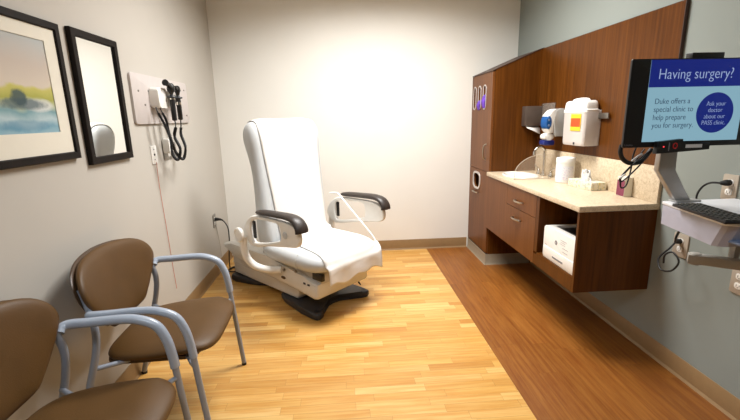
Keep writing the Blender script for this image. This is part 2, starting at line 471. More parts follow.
def instrument(name, label, y, z, kind, cord):
    t = thing(name, label, 'medical instrument', (XBd+.088, y, z))
    if kind == 0:
        link('handle', L([(.011, -.145), (.015, -.14), (.0155, -.03), (.014, 0), (.010, .012)], (0, 0, 0), 18), M['black'], t)
        link('grip_band', L([(.0165, -.05), (.0165, -.035), (.0165, -.03)], (0, 0, 0), 18), M['chrome'], t)
        h = L([(.010, .01), (.013, .02), (.017, .035), (.020, .05), (.017, .066), (.008, .072)], (0, 0, 0), 18)
        tube(h, [(0, -.035, .058), (0, 0, .05), (0, .03, .045)], [.011, .017, .012], 14)
        link('head', h, M['black'], t)
    else:
        link('handle', L([(.011, -.15), (.0155, -.145), (.0155, -.03), (.013, 0), (.010, .012)], (0, 0, 0), 18), M['black'], t)
        link('grip_band', L([(.0165, -.02), (.0165, -.008), (.0165, -.005)], (0, 0, 0), 18), M['chrome'], t)
        h = L([(.010, .01), (.012, .02), (.022, .032), (.024, .05), (.020, .07), (.012, .08)], (0, 0, 0), 18)
        tube(h, [(0, 0, .055), (0, -.05, .075), (0, -.075, .078)], [.018, .014, .02], 14)
        link('head', h, M['black'], t)
    P = catmull(cord, 24); n = len(P)
    rr = [.0078+.0026*(1 if k % 2 else -1) if n*.12 < k < n*.88 else .004 for k in range(n)]
    bm = bmesh.new(); tube(bm, P, rr, 8)
    link('coiled_cord', bm, M['rubber'], t, 80)
    return t
instrument('ophthalmoscope', 'black handheld scope beside the white charger box, head pointing back over the box', 2.745, 1.512, 1,
    [(0, 0, -.15), (0.004, -.01, -.19), (.01, -.06, -.25), (.012, .0, -.33), (.012, -.06, -.392), (.012, -.13, -.35), (.008, -.125, -.26), (-.005, -.15, -.17), (-.03, -.16, -.10), (-.04, -.155, -.07)])
instrument('otoscope', 'black handheld scope furthest along the white charger, upright round head', 2.845, 1.512, 0,
    [(0, 0, -.145), (.0, -.01, -.19), (-.006, -.01, -.24), (-.01, .05, -.33), (-.012, -.01, -.402), (-.014, -.11, -.35), (-.016, -.17, -.23), (-.02, -.18, -.15), (-.034, -.19, -.10), (-.044, -.19, -.07)])

def plate(name, label, wall, y, z, hw, hh, mat, kind='duplex', group=None, x=None):
    s = 1 if wall == 'L' else -1
    t = thing(name, label, 'wall outlet', ((XL if wall == 'L' else XR), y, z), 0 if wall == 'L' else pi, group)
    bm = bmesh.new(); prism(bm, rrect(-hw, -hh, hw, hh, .006), 'x', 0, .006, .002); link('cover_plate', bm, mat, t)
    ncol = max(1, round(hw/.04)) if kind == 'duplex' else 1
    for c in range(ncol):
        yc = (c-(ncol-1)/2)*.046
        if kind == 'duplex':
            for zz in (-.021, .021):
                f = bmesh.new(); prism(f, rrect(yc-.017, zz-.014, yc+.017, zz+.014, .01), 'x', .006, .008, .001)
                so = link('socket', f, M['white'], t)
                sl = B(((.0079, yc-.008, zz-.004), (.0085, yc-.006, zz+.006)), ((.0079, yc+.006, zz-.004), (.0085, yc+.008, zz+.006)), ((.0079, yc-.002, zz-.010), (.0085, yc+.002, zz-.006)))
                link('slot', sl, M['black'], so)
    return t
t = plate('call_station', 'small white call plate below the grey board, thin red cord hanging from it', 'L', 2.61, 1.16, .036, .056, M['white'], 'call')
t['category'] = 'call plate'
link('jack', L([(0, .006), (.006, .006), (.006, .010), (.003, .011)], (0, 0, 0), 12, 'x'), M['black'], t)
for zz in (-.03, .032): link('screw', L([(0, .006), (.004, .006), (.004, .008)], (0, 0, zz), 10, 'x'), M['grey_text'], t)
tag(link('pull_cord', T([(XL+.012, 2.61, 1.113), (XL+.006, 2.62, .95), (XL+.005, 2.645, .6), (XL+.005, 2.655, .4), (XL+.008, 2.66, .25)], .0016, 6), M['redcord']),
    'thin red cord hanging down the left wall from the white call plate', 'cord')
plate('wall_outlet', 'steel-covered outlet mostly hidden behind the coiled instrument cords', 'L', 2.85, 1.165, .10, .052, M['steel'], 'duplex')
t = thing('power_adapter', 'small white power adapter plugged in under the diagnostic instruments', 'power adapter', (XL+.0085, 2.765, 1.205))
bm = bmesh.new(); prism(bm, rrect(-.025, -.05, .03, .045, .012), 'x', 0, .04, .006); link('body', bm, M['white'], t)
link('lead', T([(.03, 0, .045), (.025, -.005, .10), (.01, -.03, .15), (.01, -.06, .21)], .0025, 6), M['white'], t)
t = plate('wall_outlet', 'steel-covered outlet low on the left wall with the exam chair plug', 'L', 3.60, .485, .037, .058, M['steel'], 'duplex')
t = thing('plugged_cable', 'black power cord from the low left wall outlet to the exam chair', 'cord', (XL+.0085, 3.60, .50))
bm = bmesh.new(); tube(bm, [(0, 0, 0), (.02, -.005, 0), (.05, -.015, .0), (.075, -.025, -.005)], [.015, .015, .010, .006], 12); link('plug', bm, M['rubber'], t)
link('cable', T([(.07, -.022, -.004), (.10, -.04, -.03), (.125, -.06, -.08), (.115, -.03, -.2), (.09, .0, -.36), (.08, .03, -.485), (.09, .08, -.495), (.14, .06, -.492), (.13, -.02, -.495), (.07, .0, -.49), (.10, .09, -.487), (.16, .03, -.494), (.19, .0, -.494)], .005, 8), M['rubber'], t)
tag(link('hanging_cord', T([(XL+.003, 3.635, .425), (XL+.003, 3.66, .33), (XL+.006, 3.68, .20), (XL+.006, 3.68, .12)], .0014, 6), M['palecord']),
    'thin pale cord hanging below the low left wall outlet', 'cord')

# ------------------------------------------------------------------ pantry (tall cabinet)
t = thing('tall_cabinet', 'tall walnut cabinet with sloped top in the far right corner', 'cabinet', (0, 0, 0))
ZF, ZT = 1.713, 1.878
bm = bmesh.new(); prism(bm, [(XP+.02, .10), (XR-.001, .10), (XR-.001, ZT), (XS, ZT), (XP+.02, ZF+.005)], 'y', Y1, YB-.001)
body = link('body', bm, M['walnut'], t, 0)
cut(body, B(((XP, 3.62, 1.38), (XP+.12, 3.99, 1.64))), B(((XP, 3.68, .66), (XP+.15, 3.92, .83))))
bm = bmesh.new(); prism(bm, [(XP-.003, ZF-.004), (XP-.003, ZF+.001), (XS, ZT+.006), (XR-.001, ZT+.006), (XR-.001, ZT), (XS, ZT)], 'y', Y1-.004, YB-.002)
link('top', bm, M['walnut_dark'], t, 0)
ZD = .853
def slot_poly(y, z0, z1, w): return rrect(y-w, z0, y+w, z1, w*.98, 6)
d1 = link('door', B(((XP, Y1+.002, ZD+.002), (XP+.019, YB-.003, ZF-.008)), bev=.001), M['walnut_front_lit'], t, 0)
slots = [(3.935, 1.408, 1.603), (3.80, 1.408, 1.603), (3.665, 1.408, 1.603)]
cs = []
for y, a, b in slots:
    c = bmesh.new(); prism(c, slot_poly(y, a, b, .03), 'x', XP-.02, XP+.04); cs.append(c)
cut(d1, *cs)
for y, a, b in slots:
    r = bmesh.new(); ringprism(r, slot_poly(y, a-.010, b+.010, .040), slot_poly(y, a, b, .030), 'x', XP-.004, XP+.002)
    link('slot_trim', r, M['nickel_light'], d1)
link('handle', T([(XP, 3.57, 1.10), (XP-.022, 3.572, 1.085), (XP-.030, 3.572, 1.03), (XP-.022, 3.572, .975), (XP, 3.57, .96)], .006, 8), M['nickel'], d1)
d2 = link('door', B(((XP, Y1+.002, .112), (XP+.019, YB-.003, ZD-.002)), bev=.001), M['walnut_front_lit'], t, 0)
wp = lambda e: ellipse(3.80, .745, .088+e, .068+e, 36, 3.2)
c = bmesh.new(); prism(c, wp(0), 'x', XP-.02, XP+.04); cut(d2, c)
r = bmesh.new(); ringprism(r, wp(.016), wp(-.003), 'x', XP-.006, XP+.002); link('waste_port_ring', r, M['nickel_light'], d2)
link('handle', T([(XP, 3.86, .632), (XP-.022, 3.855, .632), (XP-.026, 3.80, .632), (XP-.022, 3.745, .632), (XP, 3.74, .632)], .006, 8), M['nickel'], d2)
link('recess_shade', B(((XP+.115, 3.625, 1.385), (XP+.119, 3.985, 1.635))), M['cav_shade'], t, 0)  # dark plate painted as the shade behind the glove slots
link('recess_shade', B(((XP+.145, 3.685, .665), (XP+.149, 3.915, .825))), M['cav_shade'], t, 0)  # dark plate painted as the shade inside the waste port
link('toe_kick', B(((XP+.004, Y1+.004, 0), (XR-.001, YB-.002, .10))), M['walnut_dark'], t, 0)
bm = bmesh.new()
pr = [(.0, 0), (.014, 0), (.010, .006), (.005, .016), (.005, .10), (0, .10)]
def basering(pts_n):
    rings = []
    for (x, y), (nx, ny) in pts_n: rings.append([bm.verts.new((x+nx*p, y+ny*p, z)) for p, z in pr])
    for a, b in zip(rings, rings[1:]):
        for k in range(len(pr)): bm.faces.new((a[k], a[(k+1) % len(pr)], b[(k+1) % len(pr)], b[k]))
basering([((XP+.004, YB-.002), (-1, 0)), ((XP+.004, Y1+.004), (-1, -1)), ((XR-.016, Y1+.004), (0, -1))])
link('wall_base', bm, M['base_grey'], t, 30)
# gloves poking out of the slots
def glove(name, label, y, z, s, g):
    bm = bmesh.new()
    for k in range(3):
        cy, cz = (k-1)*.013, (k % 2)*.018*s
        pth = catmull([(XP+.05, y+cy*.5, z+cz-.01), (XP+.015, y+cy*.8, z+cz+.02*s), (XP-.006-.003*k, y+cy, z+cz+.005), (XP-.010, y+cy, z+cz-.03*s), (XP-.004, y+cy*1.1, z+cz-.055*s)], 4)
        n = len(pth); tube(bm, pth, [.011*s*(.55+.45*sin(pi*i/(n-1))) for i in range(n)], 8)
    return tag(link(name, bm, M['purple']), label, 'glove')
glove('nitrile_glove', 'larger purple glove bunch, in the slot nearest the counter', 3.665, 1.475, 1.15, 1)
glove('nitrile_glove', 'smaller purple glove low in the middle slot of the tall cabinet', 3.80, 1.445, .85, 2)

# ------------------------------------------------------------------ wall panel, base cabinet, counter
t = thing('wall_panel', 'large flat walnut panel on the right wall above the counter', 'wall panel', (0, 0, 0))
link('panel_face', B(((XS, 2.037, 1.066), (XR-.003, Y1, 1.877))), M['walnut'], t, 0)
link('edge_band', B(((XS, 2.033, 1.066), (XR-.001, 2.037, 1.877)), ((XS, 2.033, 1.877), (XR-.001, Y1, 1.879))), M['walnut_dark'], t, 0)
ZU, ZB = .831, .362
t = thing('base_cabinet', 'wall-hung walnut cabinet under the counter with an open printer bay', 'cabinet', (0, 0, 0))
w = XC+.019
link('carcass', B(((w, Y1-.022, ZB), (XR-.001, Y1-.003, ZU)), ((w, 2.51, ZB), (XR-.001, 2.53, ZU)), ((w, 2.53, ZB), (XR-.001, Y1-.022, ZB+.018)),
    ((XR-.02, 2.53, ZB+.018), (XR-.001, Y1-.022, ZU)), ((XR-.02, Y2+.024, .45), (XR-.001, 2.51, ZU))), M['walnut'], t, 0)
link('end_panel', B(((XC, Y2+.004, ZB), (XR-.001, Y2+.024, ZU)), bev=.0008), M['walnut'], t, 0)
link('bay_divider', B(((XC, 2.505, .45), (XC+.019, 2.548, ZU))), M['walnut'], t, 0)
link('shelf', B(((XC+.001, Y2+.024, .435), (XR-.001, 2.51, .45))), M['walnut'], t, 0)
link('bay_rail', B(((XC, Y2+.025, ZB), (XC+.019, 2.548, .434))), M['walnut'], t, 0)
link('bottom', B(((w, Y2+.024, ZB), (XR-.001, 2.51, ZB+.012))), M['walnut_dark'], t, 0)
bm = bmesh.new(); prism(bm, [(2.551, ZB), (Y1-.003, ZB), (Y1-.003, ZU-.002), (3.036, ZU-.002), (3.036, .672), (2.551, .672)], 'x', XC, XC+.018)
d = link('door', bm, M['walnut_front_lit'], t, 0)
def bow(y0, y1, z):
    return T([(XC, y0, z), (XC-.020, y0+.008, z), (XC-.028, (y0+y1)/2, z), (XC-.020, y1-.008, z), (XC, y1, z)], .0075, 8)
link('handle', bow(2.77, 2.89, .60), M['nickel'], d)
d = link('drawer', B(((XC, 2.551, .676), (XC+.018, 3.032, ZU-.002))), M['walnut_front_lit'], t, 0)
link('handle', bow(2.745, 2.865, .735), M['nickel'], d)

t = thing('countertop', 'beige speckled countertop with tall backsplash', 'countertop', (0, 0, 0))
slab = link('slab', B(((XC-.012, Y2-.006, ZU), (XR, Y1-.001, .864)), bev=.003), M['stone'], t, 30)
SX, SY, SRX, SRY = 1.440, 3.215, .118, .185
c = bmesh.new(); prism(c, ellipse(SX, SY, SRX, SRY, 40), 'z', .7, .9); cut(slab, c)
link('backsplash', B(((XR-.019, Y2-.002, .8645), (XR, Y1-.001, 1.065)), bev=.0015), M['stone'], t, 30)
t = thing('sink', 'white oval sink set into the counter', 'sink', (SX, SY, 0))
bm = bmesh.new(); rings = []
for s, z in ((1.09, .8645), (1.09, .868), (1.05, .872), (.99, .871), (.95, .86), (.92, .83), (.85, .77), (.65, .735), (.3, .726), (.1, .724),
             (.1, .715), (.3, .717), (.68, .725), (.89, .76), (.96, .83), (.985, .8645)):
    rings.append([bm.verts.new((SRX*s*cos(2*pi*k/40), SRY*s*sin(2*pi*k/40), z)) for k in range(40)])
for a, b in zip(rings, rings[1:]+rings[:1]):
    for k in range(40): bm.faces.new((a[k], a[(k+1) % 40], b[(k+1) % 40], b[k]))
link('basin', bm, M['porcelain'], t, 60)
link('drain', L([(.0, .7255), (.02, .7255), (.022, .729), (.016, .7295)], (0, 0, 0), 20), M['chrome'], t)
t = thing('faucet', 'chrome gooseneck faucet with two lever handles', 'faucet', (1.612, 3.17, .8645))
link('spout', T([(0, 0, .02), (0, 0, .10), (0, 0, .17), (-.004, .0, .205), (-.03, 0, .228), (-.065, 0, .222), (-.085, 0, .195), (-.088, 0, .165)], .0105, 12), M['chrome'], t)
link('spout_base', L([(.024, 0), (.024, .006), (.016, .02), (.011, .045), (.010, .06)]), M['chrome'], t)
for dy in (-.10, .10):
    h = link('valve', L([(.022, 0), (.022, .008), (.015, .022), (.014, .035), (.010, .042)], (0.01, dy, 0), 20), M['chrome'], t)
    s = -1 if dy < 0 else 1
    link('lever', T([(.01, dy, .035), (.005, dy+s*.02, .05), (0, dy+s*.045, .062), (0, dy+s*.06, .075)], .006, 8), M['chrome'], h)
t = thing('splash_guard', 'clear curved-edge acrylic guard standing on the counter before the sink', 'splash guard', (1.295, 3.0, .8645))
arc = [(0, 0)]
for k in range(15):
    a = pi-k*pi/2/14; arc.append((.235+.232*cos(a), .035+.155*sin(a)))
arc += [(.29, .19), (.29, 0)]
bm = bmesh.new(); prism(bm, arc, 'y', -.002, .002); link('sheet', bm, M['acrylic'], t, 30)
link('rim', T([(x, 0, z) for x, z in arc[:-2]], .0022, 6, 2), M['acrylic_edge'], t)
link('foot', B(((0, -.006, 0), (.29, .006, .006))), M['acrylic_edge'], t, 0)

# canister
t = thing('wipes_canister', 'white cylindrical wipes canister with printed label, on the counter by the faucet', 'canister', (1.600, 2.83, .8645))
R_ = .065
link('tub', L([(R_-.006, 0), (R_-.002, .004), (R_-.002, .142)], (0, 0, 0), 36), M['white'], t)
link('lid', L([(R_, .142), (R_, .172), (R_-.003, .177), (R_-.012, .180), (R_-.014, .176)], (0, 0, 0), 36), M['white'], t)
bm = bmesh.new(); ra = []
for k in range(25):
    a = radians(140+k*6.5); ra.append([bm.verts.new(((R_-.0012)*cos(a), (R_-.0012)*sin(a), z)) for z in (.02, .12)])
for a, b in zip(ra, ra[1:]): bm.faces.new((a[0], b[0], b[1], a[1]))
link('label', bm, M['wipes_print'], t)
# wall hook on backsplash behind the canister
t = thing('coat_hook', 'small dark curved hook on the backsplash left of the canister', 'hook', (XR-.019, 3.0, .90))
link('arm', T([(0, 0, .06), (-.03, 0, .05), (-.04, -.005, .02), (-.02, -.01, .0), (-.005, -.01, .0)], .006, 8), M['walnut_dark'], t)
# tissue box
t = thing('tissue_box', 'low patterned tissue box with white tissues sticking out', 'tissue box', (1.612, 2.575, .8645), radians(6))
b_ = link('carton', B(((-.055, -.115, 0), (.055, .115, .050)), bev=.002), M['tissue_print'], t)
bm = bmesh.new(); rnd = random.Random(3); N = 18; ra = []
for i in range(5):
    h = i/4
    ra.append([bm.verts.new(((.014+.016*sin(k*1.9+i*.6))*(1-h*.2)*cos(2*pi*k/N)*1.2, (.035-.012*h+.010*sin(k*2.4+i))*sin(2*pi*k/N)*1.2 + .015*h, .046+h*.06+.018*h*sin(k*1.3))) for k in range(N)])
for a, b in zip(ra, ra[1:]):
    for k in range(N): bm.faces.new((a[k], a[(k+1) % N], b[(k+1) % N], b[k]))
bm.faces.new(ra[-1]); bm.faces.new(ra[0][::-1]); link('tissue', bm, M['paper'], t, 80)
# pink/cream carton
t = thing('lotion_box', 'small upright cream box with a pink printed side, near the counter end', 'box', (1.660, 2.275, .8645))
link('carton', B(((-.024, -.034, 0), (.024, .034, .115)), bev=.001), M['mat'], t, 0)
link('printed_side', B(((-.0252, -.033, .004), (-.0242, .033, .095))), M['pink'], t, 0)
# ------------------------------------------------------------------ dispensers
t = thing('paper_towel_dispenser', 'smoked-grey paper towel dispenser in the corner beside the tall cabinet', 'towel dispenser', (0, 0, 0))
ytf = 3.40
link('housing', B(((1.540, ytf, 1.252), (XS-.002, Y1-.001, 1.415)), bev=.004), M['steelbrown'], t)
link('side_plate', B(((XS-.008, 3.20, 1.275), (XS-.001, ytf-.001, 1.435)), bev=.001), M['smoke'], t)
link('lock', L([(0, 0), (.006, 0), (.006, .006)], (1.675, ytf-.006, 1.425), 12, 'y'), M['chrome'], t)
bm = bmesh.new()
v = [bm.verts.new(p) for p in ((1.555, 3.43, 1.256), (1.668, 3.43, 1.256), (1.668, 3.39, 1.215), (1.555, 3.39, 1.235), (1.645, 3.34, 1.185), (1.60, 3.34, 1.21))]
bm.faces.new((v[0], v[1], v[2], v[3])); bm.faces.new((v[3], v[2], v[4], v[5]))
o = link('paper_towel', bm, M['paper'], t)
sm = o.modifiers.new('s', 'SOLIDIFY'); sm.thickness = .002
# soap
t = thing('soap_dispenser', 'white and clear soap dispenser with a blue front panel on the walnut panel', 'soap dispenser', (XS, 3.085, 0))
bm = bmesh.new(); prism(bm, [(-.001, 1.18), (-.001, 1.385), (-.05, 1.39), (-.085, 1.375), (-.09, 1.30), (-.085, 1.21), (-.07, 1.18)], 'y', -.055, .055, .008, 3)
link('reservoir', bm, M['clear'], t)
bm = bmesh.new(); prism(bm, [(-.08, 1.385), (-.105, 1.375), (-.135, 1.34), (-.142, 1.29), (-.135, 1.23), (-.112, 1.205), (-.088, 1.21), (-.09, 1.30), (-.086, 1.36)], 'y', -.05, .05, .008, 3)
link('front_cover', bm, M['white'], t)
bm = bmesh.new(); prism(bm, ellipse(-.129, 1.285, .0195, .050, 28), 'y', -.052, .040, .004); link('blue_panel', bm, M['blue'], t)
for z in (1.305, 1.265): link('button', L([(0, -.0545), (.008, -.0545), (.009, -.052)], (-.129, 0, z), 14, 'y'), M['scr_body'] if 0 else M['bluegrey'], t)
bm = bmesh.new(); prism(bm, ellipse(-.112, 1.178, .042, .026, 26, 2.4), 'y', -.035, .035, .012, 3); link('nozzle', bm, M['white'], t)
bm = bmesh.new(); prism(bm, rrect(-.15, 1.115, -.07, 1.152, .008), 'y', -.04, .04, .004); link('drip_tray', bm, M['navy'], t)
# sharps container
t = thing('sharps_container', 'white sharps container with an orange and yellow biohazard label', 'sharps container', (XS, 2.745, 0))
hx, hy = .096, .135
bm = bmesh.new(); rings = []
for z, k in ((1.135, .88), (1.142, .95), (1.16, .97), (1.36, 1.0), (1.365, 1.0)):
    rings.append([bm.verts.new((-hx/2-.012+(x)*k, y*k, z)) for x, y in rrect(-hx/2, -hy, hx/2, hy, .02, 4)])
for a, b in zip(rings, rings[1:]):
    for k in range(len(a)): bm.faces.new((a[k], a[(k+1) % len(a)], b[(k+1) % len(a)], b[k]))
bm.faces.new(rings[0][::-1]); bm.faces.new(rings[-1]); link('bin', bm, M['frost'], t)
bm = bmesh.new(); rings = []
for z, k in ((1.355, 1.04), (1.372, 1.04), (1.378, .98), (1.41, .96), (1.425, .90), (1.432, .80)):
    rings.append([bm.verts.new((-hx/2-.012+(x)*k, y*k, z)) for x, y in rrect(-hx/2, -hy, hx/2, hy, .02, 4)])
for a, b in zip(rings, rings[1:]):
    for k in range(len(a)): bm.faces.new((a[k], a[(k+1) % len(a)], b[(k+1) % len(a)], b[k]))
bm.faces.new(rings[0][::-1]); bm.faces.new(rings[-1]); lid = link('lid', bm, M['white'], t)
link('handle', T([(-.06, .10, 1.418), (-.06, .085, 1.438), (-.06, 0, 1.444), (-.06, -.08, 1.438), (-.06, -.09, 1.418)], .008, 8), M['white'], lid)
xf = -hx-.0145
link('biohazard_label', B(((xf-.001, -.095, 1.235), (xf+.001, .025, 1.345))), M['yellow'], t, 0)
link('orange_field', B(((xf-.002, -.090, 1.262), (xf-.001, .020, 1.318))), M['orange'], t, 0)
link('latch', B(((xf+.000, -.035, 1.142), (xf+.010, -.022, 1.158))), M['dkgrey'], t, 0)
link('bracket', B(((-.012, -hy-.004, 1.14), (0, hy+.004, 1.37), .001), ((-hx-.006, -hy-.006, 1.137), (-.008, -hy-.0035, 1.36), .001), ), M['frost'], t)
t = thing('mounting_rail', 'short brushed metal rail on the walnut panel beside the sharps container', 'rail', (XS, 2.56, 1.332))
link('bar', B(((-.022, -.055, -.018), (-.012, .06, .018)), bev=.002), M['steel'], t)
link('standoff', B(((-.012, -.02, -.012), (0, .02, .012))), M['steel'], t, 0)

# ------------------------------------------------------------------ printer
t = thing('printer', 'white laser printer in the open bay under the counter', 'printer', (XC+.012, 2.256, .45))
bm = bmesh.new(); prism(bm, rrect(-.182, 0, .188, .208, .014), 'x', 0, .33, .006, 3); bod = link('body', bm, M['white'], t)
cut(bod, B(((.05, -.12, .178), (.30, .14, .25))))
bm = bmesh.new(); prism(bm, [(.05, .190), (.09, .194), (.30, .200), (.30, .178), (.05, .178)], 'y', -.12, .14); link('output_tray', bm, M['black'], t, 0)
link('paper_tray', B(((-.004, -.170, .006), (0, .175, .078)), bev=.001), M['white'], t)
link('tray_slot', B(((-.0055, -.06, .030), (-.004, .06, .040))), M['grey_text'], t, 0)
def disc(yc, zc, r, th, x): return L([(0, x), (r, x), (r, x-th)], (0, yc, zc), 24, 'x')
link('logo', disc(.035, .135, .014, .0012, -.0001), M['grey_text'], t)
rotL = (pi/2, 0, -pi/2)
text('logo_letters', 'hp', .020, M['white'], t, (-.0014, .047, .129), rotL, 'LEFT', .0004)
for k, (y_, w_) in enumerate(((-.045, .07), (-.04, .05), (-.035, .06))):
    link('print_line', B(((-.0008, y_-w_/2, .165-.012*k), (0, y_+w_/2, .167-.012*k))), M['grey_text'], t, 0)
for z in (.122, .10): link('panel_line', B(((-.001, -.10, z), (0, -.04, z+.002))), M['grey_text'], t, 0)
link('power_light', B(((-.001, .145, .088), (0, .16, .091))), M['grey_text'], t, 0)

# ------------------------------------------------------------------ exam chair
O = (-0.436, 3.164, 0); TH = math.atan2(-.714, .70)
t = thing('exam_chair', 'pale powered medical exam chair with dark armrests, in the centre of the room', 'exam chair', O, TH)
half = [(-.595, .0), (-.595, .17), (-.588, .225), (-.56, .248), (-.50, .245), (-.36, .215), (-.26, .17), (-.20, .10), (0.05, .10), (.09, .20), (.18, .235), (.40, .262), (.54, .275), (.58, .268), (.592, .24), (.578, .20), (.50, .13), (.455, .06), (.445, 0)]
poly = half + [(a, -b) for a, b in half[::-1][1:-1]]
bm = bmesh.new(); prism(bm, poly, 'z', .0, .052, .016, 3); link('floor_base', bm, M['dkgrey'], t)
for a, b in ((.56, .245), (.56, -.245)): link('leveling_foot', L([(.016, 0), (.016, .012), (.010, .052)], (a-.012, b*.97, -.0), 14), M['steel'], t)
bm = bmesh.new(); prism(bm, [(-.585, .054), (.285, .054), (.315, .09), (.32, .24), (-.605, .30)], 'y', -.20, .20, .018, 3); link('lower_cover', bm, M['exambase'], t)
link('seam', B(((-.60, -.2012, .150), (.318, .2012, .153))), M['examframe'], t, 0)
bm = bmesh.new(); prism(bm, [(-.64, .325), (-.62, .285), (-.46, .245), (.54, .142), (.575, .150), (.59, .17), (.59, .262), (.45, .29), (-.0, .35), (-.5, .345)], 'y', -.255, .255, .022, 3); link('upper_cover', bm, M['exambase'], t)
bm = bmesh.new(); prism(bm, [(-.08, .30), (.60, .262), (.60, .335), (-.08, .365)], 'y', -.225, .225, .01); link('seat_frame', bm, M['examframe'], t)
bm = bmesh.new(); prism(bm, ellipse(.215, .225, .026, .011), 'y', -.259, -.250); link('badge', bm, M['brown_edge'], t)
for a in (.455, .50): link('control_button', B(((a-.012, -.259, .235), (a+.012, -.250, .248)), bev=.002), M['dkgrey'], t)
link('connector', B(((.52, -.236, .285), (.615, -.205, .335)), bev=.003), M['black'], t)
# seat cushion
def seatout(a): 
    c, s = cos(a), sin(a); p = 5
    return (.372*math.copysign(abs(c)**(2/p), c), .325*math.copysign(abs(s)**(2/p), s))
def seatpos(p, q, side, tk):
    a = .31+p; z = .402+ side*tk + .010*(q/.31)**2
    if p < -.1: q = q*(1-.10*((-p-.1)/.27))
    return (a, q, z)
cush = link('seat_cushion', pillow(seatout, seatpos, .070, 12, 9), M['vinyl'], t, 60)
link('seat_seam', T([(.46, -.300, .462), (.46, -.322, .43), (.46, -.327, .402), (.46, -.322, .372), (.46, -.30, .342)], .003, 6), M['vinyl_seam'], t)
# back: stations (z, half width, rear, front)
st = [(.40, .24, -.03, .09), (.44, .285, -.045, .12), (.50, .30, -.045, .13), (.62, .305, -.04, .115), (.80, .306, -.03, .095), (.95, .306, -.035, .08), (1.05, .308, -.05, .07),
      (1.14, .315, -.078, .062), (1.22, .322, -.10, .058), (1.29, .315, -.10, .048), (1.335, .29, -.078, .028), (1.352, .24, -.05, -.0), (1.356, .16, -.04, -.012)]
bm = bmesh.new(); rings = []
for z, w_, a0, a1 in st:
    r = min(.055, (a1-a0)*.45)
    ring = []
    for x, y in rrect(a0, -w_, a1, w_, r, 5):
        # slight dish across the front
        if x > (a0+a1)/2: x -= .022*max(0, 1-(y/(w_*.8))**2)
        ring.append(bm.verts.new((x, y, z)))
    rings.append(ring)
for a, b in zip(rings, rings[1:]):
    for k in range(len(a)): bm.faces.new((a[k], a[(k+1) % len(a)], b[(k+1) % len(a)], b[k]))
bm.faces.new(rings[0][::-1]); bm.faces.new(rings[-1])
bk = link('backrest', bm, M['vinyl'], t, 80)
sd = bk.modifiers.new('s', 'SUBSURF'); sd.levels = 1; sd.render_levels = 2
link('back_bracket', B(((-.12, -.12, .34), (-.065, .12, .60)), bev=.01), M['examframe'], t)
# arms
for s in (-1, 1):
    b0, b1 = s*.388, s*.42
    outer = catmull([(p[0]*.925+.045, p[1], 0) for p in [(-.045, .555), (-.03, .62), (.03, .68), (.12, .715), (.35, .722), (.54, .716), (.625, .68), (.645, .62), (.61, .575), (.50, .555), (.30, .525), (.12, .49), (.03, .495)]], 4, True)
    inner = catmull([(p[0]*.925+.045, p[1], 0) for p in [(.06, .57), (.058, .62), (.075, .665), (.14, .69), (.26, .698), (.39, .697), (.43, .67), (.434, .62), (.425, .59), (.40, .578), (.28, .547), (.13, .520), (.075, .527)]], 4, True)
    bm = bmesh.new(); ringprism(bm, [(p.x, p.y) for p in outer], [(p.x, p.y) for p in inner], 'y', min(b0, b1), max(b0, b1))
    arm = link('armrest_frame', bm, M['white'], t, 40)
    bv = arm.modifiers.new('b', 'BEVEL'); bv.width = .010; bv.segments = 3; bv.limit_method = 'ANGLE'
    link('pivot_hub', L([(.0, 0), (.050, 0), (.053, s*.008), (.053, s*.022), (.044, s*.027), (.041, s*.022)], (.005, s*.445, .560), 28, 'y'), M['white'], arm)
    link('dark_insert', B(((.112, min(b0, b1)+.008, .545), (.14, max(b0, b1)-.008, .67)), bev=.006), M['black'], arm)
    link('button_cap', L([(.0, 0), (.022, 0), (.024, s*.003), (.018, s*.005)], (.50, b1, .635), 24, 'y'), M['vinyl'], arm)
    bm = bmesh.new()
    pb = s*.403
    pp = catmull([(.185, pb, .744), (.21, pb, .745), (.30, pb, .750), (.42, pb, .755), (.54, pb, .757), (.61, pb, .742), (.645, pb, .705), (.650, pb, .675)], 4)
    n = len(pp); rr = [.018+.021*min(1, k/6) + .012*(k/n) for k in range(n)]
    tube(bm, pp, rr, 14, sy=.46); link('arm_pad', bm, M['brownpad'], t, 60)
    link('support_bar', T([(.02, s*.435, .545), (.01, s*.432, .46), (.02, s*.42, .38), (.06, s*.385, .318), (.13, s*.335, .292), (.22, s*.27, .292)], .027, 14), M['white'], t)
    if s == 1:
        link('side_rail', T([(.11, .335, .752), (.16, .35, .757), (.205, .35, .745), (.31, .35, .66), (.57, .35, .45), (.60, .32, .40)], .0075, 10), M['white'], t)
link('bolt', L([(0, 0), (.010, 0), (.010, -.012)], (.255, -.268, .30), 12, 'y'), M['steel'], t)
link('bolt', L([(0, 0), (.010, 0), (.010, -.012)], (.385, -.262, .318), 12, 'y'), M['steel'], t)
link('under_cable', T([(.52, .19, .16), (.535, .22, .10), (.50, .245, .09), (.44, .24, .15)], .005, 8), M['rubber'], t)

